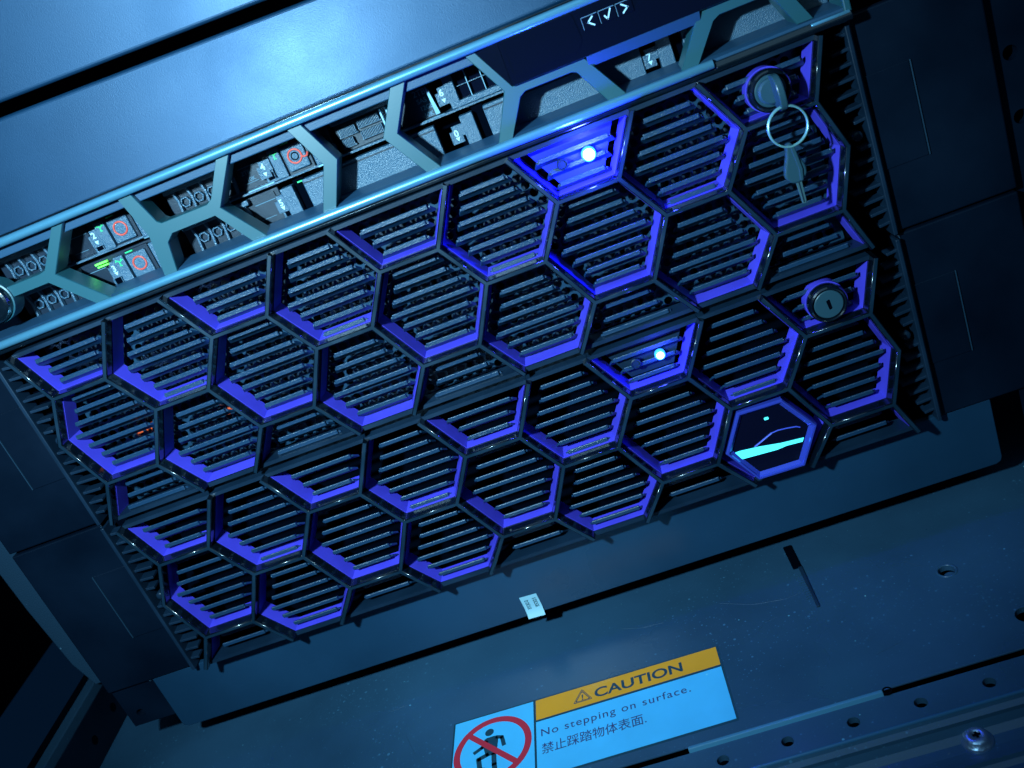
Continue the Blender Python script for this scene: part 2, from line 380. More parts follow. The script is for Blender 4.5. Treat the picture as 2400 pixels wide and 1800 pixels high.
for k in range(9):
    g = G()
    q = [(-277.15, 62 - 25.4 * k + 2.6 * math.cos(a * .5236), -171 + 2.6 * math.sin(a * .5236)) for a in range(12)]
    q2 = [(x + .15, y, z) for x, y, z in q]; g.rings([q, q2]); part('rail_hole', g, 'interior_black', sr)
g = G(); g.box(-290, -284.6, -330, 90, -152.2, -151.6); part('rail_seal', g, 'interior_black', sr)
g = G(); g.box(-470, -466, -330, 300, -230, 240); part('side_panel', g, 'interior_black', rack)
g = G(); g.box(-470, 430, 296, 300, -230, 240); part('back_panel', g, 'interior_black', rack)

# ------------------------------------------------------------------ plain filler strip at the bottom and its paper tag
fl = thing('filler_panel', 'plain dark filler strip under the lower honeycomb server', 'panel', (0, YE, -167))
g = G(); g.prism([(-211, -132.9), (209, -132.9), (209, -163.4), (208.2, -165.5), (206, -166.4), (-208, -166.4), (-210.2, -165.5), (-211, -163.4)], YE + .6, YE + 4); part('face_plate', g, 'strip_paint', fl, bevel=.4)
rws = [(-141, -133.9, -235.5, -211.2, []), (-157.5, -141, -235.5, -211.2, [(-228.2, -150.6, 2.4)])]
g = G(); plate_rows(g, [(-141, -125.0, -235.5, -211.2, [(-228.4, -131.0, 2.4)]), (-157.5, -141, -235.5, -211.2, [(-228.2, -150.6, 2.4)])], YE + 2, YE + 4.5, 20)
part('mounting_ear', g, 'cover_black', fl)
g = G(); plate_rows(g, [(-141, -125.0, 222, 237, []), (-157.5, -141, 222, 237, [])], YE + 2, YE + 4.5, 20); part('mounting_ear', g, 'cover_black', fl)
g = G(); g.torus((-213.2, YE + 1.9, -132.7), 1.3, .25, (1, 0, 0), (0, 0, 1), 20, 6); part('ear_mark', g, 'ink_grey', fl)
g = G(); g.box(-208, 206, YE + 4, YE + 240, -165.5, -134.5); part('body', g, 'interior_black', fl)
# curled paper tag
g = G(); tv = []; nseg = 8
for i in range(nseg + 1):
    t = i / nseg; z = -154.9 - 11.6 * t; y = YE + .35 - (0 if t < .5 else 9.0 * (t - .5) ** 2)
    tv += [(-21.6 + .5 * t, y, z), (-13.0 + .4 * t, y, z - .4)]
tf = [(2 * i, 2 * i + 1, 2 * i + 3, 2 * i + 2) for i in range(nseg)]
g.add(tv, tf); g.add([(x, y + .2, z) for x, y, z in tv], tf)
tg = thing('paper_label', 'small white paper label stuck on the filler strip, its end curled', 'label', (-17, YE + .35, -166.5))
part('paper', g, 'tag_paper', tg, smooth=True)
lettering('S DC:GE', 2.5, (-15.9, YE + .1, -157.0), (0.03, 0, -1), (1, 0, 0), 'sticker_ink', tg, fit=5.6, bold=.02)
lettering('D DC:GE', 2.5, (-19.9, YE + .1, -157.2), (0.03, 0, -1), (1, 0, 0), 'sticker_ink', tg, fit=5.6, bold=.02)

# ------------------------------------------------------------------ the two plain blank panels at the top
def panel(poly, label, lean):
    t = thing('blank_panel', label, 'panel', (0, 18, min(p[1] for p in poly)))
    g = G(); g.prism(rounded(poly, 2), 15, 19); g.v = [(x, y + lean * (z - 110), z) for x, y, z in g.v]; part('face_plate', g, 'panel_paint', t, bevel=1.6, seg=4)
    return t
panel([(-240, 87.4), (240, 87.4), (240, 113.0), (-240, 133.2)], 'plain satin blank panel directly above the slim server with silver rails', .105)
panel([(-240, 138.0), (240, 117.6), (240, 230), (-240, 230)], 'plain satin blank panel above the dark gap, uppermost in the rack', .02)

# ------------------------------------------------------------------ honeycomb servers
SD = 25.15; HH = SD * math.sqrt(3) / 2
DZ = {2: -.3, 1: -.7, 0: 1.0, -1: -.5, -2: 1.6}
def nx(x): x = {10: 9.86, 9.5: 9.57, -4: -3.86}.get(x, x); return (x - 3) * SD
BOT = {'z': -41.2}
def nz(v): return BOT['z'] if v == -2 else v * HH + DZ.get(v, 0)
COLS = [(-3 + 1.5 * i, 'XY'[i % 2]) for i in range(9)]
CELLS = []
for x0, t in COLS:
    for vc in ((2, 0, -2) if t == 'X' else (1, -1)): CELLS.append((x0, vc))
def cell_nodes(x0, vc): return [(x0 + 1, vc), (x0 + .5, vc + 1), (x0 - .5, vc + 1), (x0 - 1, vc), (x0 - .5, vc - 1), (x0 + .5, vc - 1)]
def frame_geo(cz):
    edges = set()
    for c in CELLS:
        q = cell_nodes(*c)
        for i in range(6):
            a, b = q[i], q[(i + 1) % 6]
            if abs(a[1]) > 2 or abs(b[1]) > 2 or (abs(a[1]) == 2 and abs(b[1]) == 2): continue
            edges.add(tuple(sorted((a, b))))
    P = {}; NB = {}
    for a, b in edges:
        for n in (a, b): P[n] = V((nx(n[0]), nz(n[1]), 0))
        NB.setdefault(a, []).append(b); NB.setdefault(b, []).append(a)
    for n in NB: NB[n].sort(key=lambda k: math.atan2((P[k] - P[n]).y, (P[k] - P[n]).x))
    def corner(n, k, side, w):       # corner of bar n->k at n, side +1 = left
        d = (P[k] - P[n]).normalized(); pl = V((-d.y, d.x, 0)) * side
        L = NB[n]
        if len(L) == 1: return P[n] + pl * w
        i = L.index(k); o = L[(i + side) % len(L)]
        e = (P[o] - P[n]).normalized(); pe = V((-e.y, e.x, 0)) * -side
        # intersect P+pl*w+d*s with P+pe*w+e*t
        A = pe * w - pl * w; den = d.x * e.y - d.y * e.x
        if abs(den) < 1e-6: return P[n] + pl * w
        s = (A.x * e.y - A.y * e.x) / den
        return P[n] + pl * w + d * s
    g = G()
    for a, b in edges:
        rs = []
        for y, w in ((0, .64), (.06, .79), (.16, .91), (.30, 1.0), (.50, 1.06), (13.5, 1.5)):
            poly = [P[a], corner(a, b, -1, w), corner(b, a, 1, w), P[b], corner(b, a, -1, w), corner(a, b, 1, w)]
            if len(NB[a]) == 1: poly[0] = (poly[1] + poly[5]) / 2
            if len(NB[b]) == 1: poly[3] = (poly[2] + poly[4]) / 2
            rs.append([(p.x, y, p.y + cz) for p in poly])
        g.rings(rs)
    return g
def inset(poly, d):
    n = len(poly); out = []
    for i in range(n):
        p0, p1, p2 = V((*poly[i - 1], 0)), V((*poly[i], 0)), V((*poly[(i + 1) % n], 0))
        e = (p1 - p0).normalized(); f = (p2 - p1).normalized(); ne = V((-e.y, e.x, 0)); nf = V((-f.y, f.x, 0))
        b = (ne + nf); b = b / b.dot(ne)
        q = p1 + b * d; out.append((q.x, q.y))
    return out
def liner_geo(c, cz):
    poly = [(nx(x), nz(v) if abs(v) <= 2 else v * HH) for x, v in cell_nodes(*c)]
    lev = [(5.6, inset(poly, 1.50)), (14.5, inset(poly, 2.5)), (14.5, inset(poly, 1.75)), (5.6, inset(poly, 1.35))]
    g = G()
    LIM = 42.6 if c[1] >= 0 else -BOT['z'] - .3
    for i in range(6):
        j = (i + 1) % 6
        quads = []
        for y, p in lev:
            a, b = V((*p[i], 0)), V((*p[j], 0))
            def clip(a, b):
                if abs(a.y) <= LIM: return a
                if abs(b.y) > LIM + 1e-6 and a.y * b.y > 0: return None
                s = math.copysign(LIM, a.y); t = (s - a.y) / (b.y - a.y); return a + (b - a) * t
            a2, b2 = clip(a, b), clip(b, a)
            if a2 is None or b2 is None: quads = None; break
            quads.append([(a2.x, y, a2.y + cz), (b2.x, y, b2.y + cz)])
        if quads is None: continue
        vs = [p for q in quads for p in q]
        g.add(vs, [(0, 1, 3, 2), (2, 3, 5, 4), (4, 5, 7, 6), (6, 7, 1, 0), (0, 2, 4, 6), (1, 3, 5, 7)])
    return g
SLAT = {}
def slat_mesh(hl):
    k = round(hl, 2)
    if k not in SLAT:
        g = G(); rs = []
        for y, a, h0, h1 in ((0, hl - .35, -.78, .70), (.12, hl - .1, -.93, .86), (.4, hl, -1.0, .95), (1.7, hl, -1.0, .35)):
            rs.append([(-a, y, h0), (a, y, h0), (a, y, h1), (-a, y, h1)])
        g.rings(rs); rs = []
        for y, a, h0, h1 in ((1.3, hl + .9, -1.05, -.05), (4.6, hl + 2.2, -3.4, -2.4)):
            rs.append([(-a, y, h0), (a, y, h0), (a, y, h1), (-a, y, h1)])
        g.rings(rs); me = g.mesh('slat'); me.materials.append(MATS['slat_plastic']); SLAT[k] = me
    return SLAT[k]
MESHG = {}
def perforated(cz):
    if 'm' not in MESHG:
        g = G(); pz = 4.0; px = 4.6; rows = []
        n = int(84 / pz)
        for r in range(n):
            z0 = -42 + r * pz; off = (r % 2) * px / 2
            rows.append((z0, z0 + pz, -168 , 168, [(-166 + off + px * k, z0 + pz / 2, 1.85) for k in range(72)]))
        plate_rows(g, rows, 0, 1.0, 10)
        MESHG['m'] = g.mesh('perforated_plate'); MESHG['m'].materials.append(MATS['steel_mesh'])
    return MESHG['m']
SLY = 6.6; PITCH = 5.55
def honey_server(cz, label, which):
    t = thing('rack_server', label, 'server', (0, YE, cz - 44), 'honeycomb servers')
    BOT['z'] = -41.2 if which == 'up' else -38.9
    fr = part('honeycomb_frame', frame_geo(cz), 'gloss_black', t)
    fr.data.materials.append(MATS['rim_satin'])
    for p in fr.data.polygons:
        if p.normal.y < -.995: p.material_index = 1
        elif len(p.vertices) == 4 and p.normal.y < -.12: p.use_smooth = True
    for c in CELLS:
        part('cell_liner', liner_geo(c, cz), 'violet_liner', t)
    for x0, vc in CELLS:
        led_cell = (x0 == 6 and vc == 2); badge_cell = (which == 'low' and x0 == 7.5 and vc == -1)
        if badge_cell: continue
        zc = nz(vc) if abs(vc) < 2 else vc * HH
        zc -= .8
        for k in range(-3, 4):
            z = zc + k * PITCH
            if z > 41.2 or z < BOT['z'] + 2.2: continue
            hl = {0: 17.3, 1: 14.3, 2: 11.2, 3: 9.2}[abs(k)]
            place('slat', slat_mesh(hl), 'slat_plastic', t, (nx(x0), SLY, z + cz))
    for s in (1, -1):                                   # upper and lower border bars of the grille
        g = G(); z = 42.9 if s > 0 else BOT['z'] + .2
        g.prism_x([(4.5, z - .85 + cz), (5.0, z - 1.05 + cz), (14, z - 1.1 + cz), (14, z + 1.1 + cz), (4.5, z + .85 + cz)], -171.5, 171.5)
        part('border_bar', g, 'dark_plastic', t)
    if which == 'up': me = perforated(cz); place('perforated_plate', me, 'steel_mesh', t, (0, 21.5, cz))
    g = G()
    g.box(-186, 186, 34, 280, cz - 43.5, cz + 43.5); part('chassis', g, 'interior_black', t)
    # drive modules glimpsed behind the mesh
    for k in range(12 if which == 'up' else 0):
        g = G(); x = -158 + k * 26.6; g.box(x, x + 24.6, 27 + (k % 3) * .5, 33, cz - 40, cz + 40); part('drive_front', g, 'carrier_dark', t, bevel=.5)
    if which == 'up':
        for (x, z) in ((-149.6, -11.5), (-142.2, -12), (-108.2, -11.5), (-107.4, -17.6), (-104.0, -15.8)):
            g = G(); g.box(x - 3, x + 3, 23.0, 26.5, z - 1.7 + cz, z + 1.7 + cz); part('release_tab', g, 'orange_tab', t, bevel=.3)
    # side vents, their ribs, and flat covers
    for s in (1, -1):
        sx = lambda a: s * a
        g = G(); g.box(min(sx(184.2), sx(186.0)), max(sx(184.2), sx(186.0)), 10.5, 20, cz - 43.4, cz + 43.4); part('vent_edge', g, 'dark_plastic', t, bevel=.4)
        g = G(); g.box(min(sx(165), sx(185.5)), max(sx(165), sx(185.5)), 23, 24, cz - 43.4, cz + 43.4); part('vent_back', g, 'interior_black', t)
        for k in range(-7, 8):
            z = k * 5.45
            if k == 0: continue
            inn = 173.2 + abs(abs(z) - 21.6) * .42; out = 184.6
            g = G(); g.prism([(sx(inn), cz + z - .9), (sx(out), cz + z - .4), (sx(out), cz + z + .9), (sx(inn), cz + z + .4)], 12.5, 18.5)
            part('vent_rib', g, 'dark_plastic', t, bevel=.25)
        g = G(); g.lathe([(2.1, 19), (2.1, 13.6), (1.5, 12.9), (.4, 12.8)], sx(180.4), cz - .3, 16); part('vent_screw', g, 'dark_plastic', t, smooth=True)
        x0, x1 = sorted((sx(186.6), sx(235.5)))
        g = G(); g.box(x0, x1, YE - .4, YE + 4.9, cz - 43.6, cz + 43.9); cv = part('side_cover', g, 'cover_black', t, bevel=.7)
        x0, x1 = sorted((sx(188.2), sx(205.2)))
        g = G(); g.box(x0, x1, YE - .85, YE + 1, cz - 17.5, cz + 20.5); part('flap', g, 'cover_black', cv, bevel=.3)
        for xe, za, zb in ((205.4, -17.5, 20.5), (186.9, -43.0, 43.2)):
            g = G(); g.box(min(sx(xe), sx(xe + .45)), max(sx(xe), sx(xe + .45)), YE - 1.1, YE, cz + za, cz + zb); part('edge_line', g, 'edge_highlight', cv, bevel=.12)  # lighter bars imitate the highlight along flap and cover edges
    # lock
    lx, lz = 150.5, 31.3 + cz
    g = G(); g.lathe([(8.0, 9), (8.0, 1.2), (7.5, .2), (6.9, -.3), (6.4, 0), (6.2, 1.0), (.1, 1.0)], lx, lz, 48); lk = part('lock', g, 'gloss_black', t, smooth=False, origin=(lx, 0, lz), bevel=0)
    g = G(); g.lathe([(8.35, 10), (8.35, 4.6), (8.0, 4.6), (8.0, 10)], lx, lz, 48); part('lock_collar', g, 'violet_liner', lk)
    g = G(); g.lathe([(5.9, 4), (5.9, .35), (5.6, .1), (.1, .1)], lx, lz, 40); cyl = part('lock_core', g, 'key_plastic', lk, origin=(lx, 0, lz))
    if which == 'low':
        g = G(); g.prism(rounded([(lx - .9, lz + 1.8), (lx + .6, lz + 2.2), (lx + .9, lz - 2.0), (lx - .3, lz - 2.3)], .4), -.02, .4); part('keyhole', g, 'interior_black', lk)
    # status light and its screw
    ex, ez = 80.4, 33.3 + cz
    r = 2.15 if which == 'up' else 1.5
    g = G(); g.lathe([(r, 6), (r, 4.6), (r * .8, 3.9), (r * .4, 3.6), (.05, 3.5)], ex, ez, 24); part('status_light', g, 'led_core' if which == 'up' else 'led_core_small', t, smooth=True)
    g = G(); g.lathe([(r + .75, 7), (r + .75, 5.2), (r + .35, 4.7), (r, 4.8), (r, 7)], ex, ez, 28); part('light_rim', g, 'led_rim', t, smooth=True)
    g = G(); g.lathe([(2.2, 7), (2.2, 5.0), (1.8, 4.7), (1.5, 5.3), (.1, 5.3)], 69.6, ez, 24); part('button', g, 'dark_plastic', t, smooth=False)
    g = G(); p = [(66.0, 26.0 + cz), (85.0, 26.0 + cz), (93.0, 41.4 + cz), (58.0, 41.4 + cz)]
    g.prism(p, 10.4, 11.2); part('glow_backing', g, 'blue_glow' if which == 'up' else 'dark_plastic', t)  # added backing plate; on the upper server its blue colour paints the glow
    l = lamp('status_glow', 'POINT', (ex, -5.0, ez), None, .24 if which == 'up' else .03, (.03, .05, 1.0), shadow_soft_size=.003)
    l.parent = t; l.location = [(ex) * MM, (-5.0 - YE) * MM, (ez - cz + 44) * MM]
    # hexagonal badge with glowing cyan shapes on the lower server
    if which == 'low':
        out = [(102.5, -90.9), (121.9, -91.6), (132.9, -108.7), (123.2, -126.1), (102.5, -125.6), (92.6, -108.3)]
        g = G(); rs = []
        def sc(k): cx, cz2 = 112.8, -108.6; return [(cx + (x - cx) * k, cz2 + (z - cz2) * k) for x, z in out]
        for y, k in ((9, 1.0), (1.2, 1.0), (.4, .975), (.4, .935), (1.3, .915), (2.6, .84), (5, .84)): rs.append([(x, y, z) for x, z in sc(k)])
        g.rings(rs, False, False); bd = part('badge', g, 'badge_frame', t, origin=(112.8, 0, -108.6))
        g = G(); g.prism(sc(.85), 2.7, 4.5); part('badge_glass', g, 'badge_glass', bd)
        g = G(); g.prism([(96.6, -109.9), (98.6, -109.8), (106.9, -110.8), (116.5, -112.6), (126.2, -113.6), (125.2, -115.2), (118.4, -114.6), (114.1, -115.0), (98.6, -113.9)], 2.3, 2.7); part('cyan_bar', g, 'badge_glow', bd)
        g = G(); g.tube_path([(105.3, 2.5, -110.2), (110.5, 2.5, -107.9), (113.9, 2.5, -106.4)], .38, 6); g.tube_path([(113.9, 2.5, -106.4), (116.8, 2.5, -106.1), (121, 2.5, -106.6), (124.6, 2.5, -107.3), (126, 2.5, -108.2)], .26, 6); part('blue_outline', g, 'badge_dim', bd)
        g = G(); g.prism(rounded([(112.6, -98.3), (114.5, -98.35), (114.5, -99.4), (112.6, -99.35)], .35), 2.3, 2.7); part('indicator', g, 'badge_glow', bd)  # small glowing cyan mark on the glass
    return t
honey_server(0.0, 'honeycomb-front server with a key in its lock and a bright blue light, above its twin', 'up')
honey_server(-88.9, 'honeycomb-front server with a cyan-marked hexagon badge and an empty keyhole, lower of the two', 'low')

# keys
k1 = thing('key', 'dark plastic-headed key standing in the upper server lock', 'key', (150.5, -2, 31.3))
g = G(); g.prism_x(rounded([(1.0, 37.0), (-5.5, 37.4), (-9.2, 34.5), (-10.0, 29.6), (-8.8, 24.9), (-5.0, 23.6), (1.0, 25.6)], 2.2), 150.6, 153.3); part('key_head', g, 'key_plastic', k1, bevel=.5)
g = G(); g.lathe([(4.8, .2), (4.8, -1.6), (4.0, -2.3), (.1, -2.4)], 150.3, 31.3, 32); part('key_collar', g, 'key_plastic', k1)
kr = thing('key_ring', 'thin silver key ring linking two keys', 'key ring', (151.2, -8.5, 11))
g = G(); g.torus((151.2, -8.4, 18.7), 7.35, .42, (1, .10, -.05), (.03, .12, 1)); g.torus((151.25, -9.1, 18.6), 7.3, .40, (1, .10, -.05), (.03, .12, 1)); part('wire_loop', g, 'chrome', kr, smooth=True)
k2 = thing('key', 'dark plastic-headed key hanging from the silver key ring', 'key', (149.5, -8.0, -11.3))
g = G(); g.prism(rounded([(148.4, 12.6), (150.7, 12.9), (151.4, 9.0), (153.8, 2.8), (153.5, -.6), (150.6, -2.8), (147.4, -2.4), (145.2, .4), (145.8, 3.4), (147.8, 8.6)], 1.3), -9.4, -6.6); part('key_head', g, 'key_plastic', k2, bevel=.8, seg=3)
g = G(); g.prism(rounded([(149.6, 12.2), (151.2, 12.0), (152.2, 2.0), (151.4, -2.2), (150.2, -2.2), (150.6, 3.0)], .6), -10.2, -6.2); part('key_head_rib', g, 'key_plastic', k2, bevel=.4)
g = G(); g.prism([(148.8, -2.0), (151.0, -2.2), (150.8, -10.4), (150.2, -11.3), (149.2, -11.0)], -8.6, -7.3); bl = part('key_blade', g, 'key_steel', k2, bevel=.15)
g = G(); g.box(149.6, 150.0, -8.8, -8.55, -10.6, -2.4); part('blade_groove', g, 'dark_plastic', bl)

# ------------------------------------------------------------------ slim server with the teal honeycomb struts
dl = thing('rack_server', 'slim server with teal strut bezel, silver rails and a small button display', 'server', (0, 8, 44.6))
YS = 6.0
def rail(name, z, x0, x1, r, m='rail_metal'):
    g = G(); rs = [[(x, 4.2 + r * math.cos(a * math.pi / 8), z + r * math.sin(a * math.pi / 8)) for a in range(16)] for x in (x0, x1)]
    g.rings(rs); return part(name, g, m, dl, smooth=False, bevel=.25, angle=60)
def smooth_obj(o):
    for p in o.data.polygons: p.use_smooth = len(p.vertices) == 4
for o in (rail('top_rail', 85.7, -215, 188, 1.75), rail('bottom_rail', 48.3, -215, 134.2, 1.75), rail('bottom_rail', 47.9, 171, 185.4, .8)): smooth_obj(o)
g = G(); g.box(-215, 186, 4.6, 12, 44.7, 46.2); part('bottom_edge', g, 'gloss_black', dl, bevel=.4)
g = G(); g.box(-215, 186, 5.0, 12, 87.0, 88.2); part('top_edge', g, 'gloss_black', dl, bevel=.3)
g = G(); g.box(-215, 187, 8.6, 16, 79.8, 84.6); part('upper_lip', g, 'bezel_grey', dl, bevel=.4)
g = G(); g.prism_x([(5.5, 46.3), (5.5, 49.6), (8.5, 50.4), (22, 51.6), (22, 46.3)], -215, 186); part('lower_ledge', g, 'bezel_grey', dl, bevel=.3)
g = G(); g.prism_x([(3.2, 45.0), (2.8, 46.5), (4.0, 48.5), (8, 49), (8, 45)], 134.6, 186); part('release_latch', g, 'gloss_black', dl, bevel=.5)
g = G(); g.box(183.6, 186.2, 4, 20, 46.2, 87); part('end_cap', g, 'strut_teal', dl, bevel=.5)
# struts: outlines in the front plane, 9 mm deep, tapering to the back
def strut(poly, depth=11, y0=YS):
    cx = sum(p[0] for p in poly) / len(poly); cz = sum(p[1] for p in poly) / len(poly)
    g = G(); n = len(poly)
    rs = [[(x, y0, z) for x, z in poly], [(x, y0 + .5, z) for x, z in inset(poly, -.25)], [(x, y0 + depth, z) for x, z in inset(poly, -.2)]]
    g.rings(rs); return part('strut', g, 'strut_teal', dl)
def ccw(p):
    a = sum(p[i][0] * p[(i + 1) % len(p)][1] - p[(i + 1) % len(p)][0] * p[i][1] for i in range(len(p)))
    return p if a > 0 else p[::-1]
T0, T1, B0 = 84.6, 84.6, 49.6
Ys = []
# three-armed struts (arms meet at a node, one arm horizontal) and plain chevrons
strut(ccw([(-126.6, T0), (-121.8, T0), (-136.6, 66.4), (-120.6, B0), (-127.0, B0), (-140.8, 64.4), (-158, 64.4), (-158, 68.6), (-142.5, 68.6), (-139.6, 69.2)]))
strut(ccw([(-97.6, T0), (-92.2, T0), (-87.6, 70.4), (-86.0, 69.2), (-65.8, 69.2), (-63.2, 70.6), (-53.4, T0), (-48.2, T0), (-61.6, 66.4), (-49.4, B0), (-55.4, B0), (-64.8, 64.4), (-84.0, 64.4), (-87.6, 61.6), (-90.0, B0), (-95.4, B0), (-93.2, 66.6)]))
strut(ccw([(-24.0, T0), (-18.7, T0), (-10.7, 66.8), (-19.2, B0), (-24.6, B0), (-16.2, 66.8)]))
strut(ccw([(20.0, T0), (25.6, T0), (14.8, 67.3), (25.6, B0), (20.0, B0), (9.4, 67.6)]))
strut(ccw([(49.2, T0), (52.6, T0), (62.0, 67.3), (90.2, 67.3), (101.0, B0), (94.2, B0), (86.4, 63.6), (84.4, 64.4), (66.0, 64.4), (63.4, 63.0), (55.2, B0), (49.8, B0), (58.8, 66.9)]))
strut(ccw([(135.0, 67.6), (164.0, 67.6), (172.8, B0 + .6), (167.2, B0 + .6), (160.4, 63.8), (141.4, 63.8), (138.6, 62.4), (129.2, B0), (123.0, B0)]))
# lock at the left end
g = G(); g.lathe([(8.2, 12), (8.2, 3), (7.6, 2), (6.6, 1.6), (6.2, 2.6), (.1, 2.6)], -166.0, 65.2, 40); lk = part('lock', g, 'gloss_black', dl, origin=(-166, 0, 65.2))
g = G(); g.lathe([(8.9, 13), (8.9, 5), (8.3, 4.8), (8.3, 13)], -166.0, 65.2, 40); part('lock_ring', g, 'strut_teal', lk)
g = G(); g.box(-166.7, -165.3, 2.3, 3, 62.5, 67.9); part('keyhole', g, 'interior_black', lk)
# display housing
g = G(); g.prism([(62.3, T0), (186, T0), (186, 67.6), (62.2, 67.6)], 3.4, 9); ld = part('display_housing', g, 'lcd_gloss', dl, bevel=.5, origin=(110, 6, 67))
g = G(); g.add([(52.9, 6.4, T0), (62.3, 3.5, T0), (62.2, 3.5, 67.7), (52.9, 10, T0), (62.2, 10, 67.7)], [(0, 1, 2), (0, 2, 4, 3), (0, 3, 1)]); part('housing_facet', g, 'lcd_gloss', ld)
g = G(); g.prism_x([(4.0, 67.55), (6.6, 63.4), (10, 63.4), (10, 67.55)], 91.2, 134.6); part('housing_underside', g, 'bezel_grey', ld, bevel=.2)
g = G(); g.prism(rounded([(64.5, 70.0), (89.0, 70.0), (92.0, 73.5), (91.0, 84.0), (64.5, 84.0)], 1.5), 3.15, 3.6); part('display_window', g, 'lcd_gloss', ld, bevel=.15)
YB = 2.9
for i, (x, glyph) in enumerate(((93.6, 'l'), (100.1, 'c'), (106.6, 'r'))):
    g = G(); g.box(x, x + 6.1, YB, 3.8, 76.3, 80.8); bt = part('button', g, 'lcd_gloss', ld, bevel=.18, origin=(x, YB, 76.3))
    g = G(); g.box(x + .15, x + 6.0, YB - .03, YB + .2, 80.62, 80.86); g.box(x - .05, x + .12, YB - .03, YB + .2, 76.4, 80.7); part('edge_line', g, 'ink_grey', bt)
    cx, cz = x + 3.1, 78.5
    pts = {'l': [(cx + 1.0, cz + 1.5), (cx - 1.0, cz), (cx + 1.0, cz - 1.5)], 'c': [(cx - 1.2, cz), (cx - .35, cz - 1.4), (cx + 1.4, cz + 1.7)], 'r': [(cx - 1.0, cz + 1.5), (cx + 1.0, cz), (cx - 1.0, cz - 1.5)]}[glyph]
    g = G()
    for a, b in zip(pts[:-1], pts[1:]):
        d = (V((*b, 0)) - V((*a, 0))).normalized(); nn = V((-d.y, d.x, 0)) * .27
        a2 = V((*a, 0)) - d * .2; b2 = V((*b, 0)) + d * .2
        g.prism([(a2 + nn)[:2], (b2 + nn)[:2], (b2 - nn)[:2], (a2 - nn)[:2]], YB - .05, YB + .1)
    part('symbol', g, 'ink_white', bt)
g = G(); g.box(-215, 186, 42, 290, 45.2, 87.8); part('chassis', g, 'interior_black', dl)
g = G(); g.box(-215, 186, 23, 42, 65.2, 66.0); part('bay_divider', g, 'carrier_grey', dl)
DP = 22.0
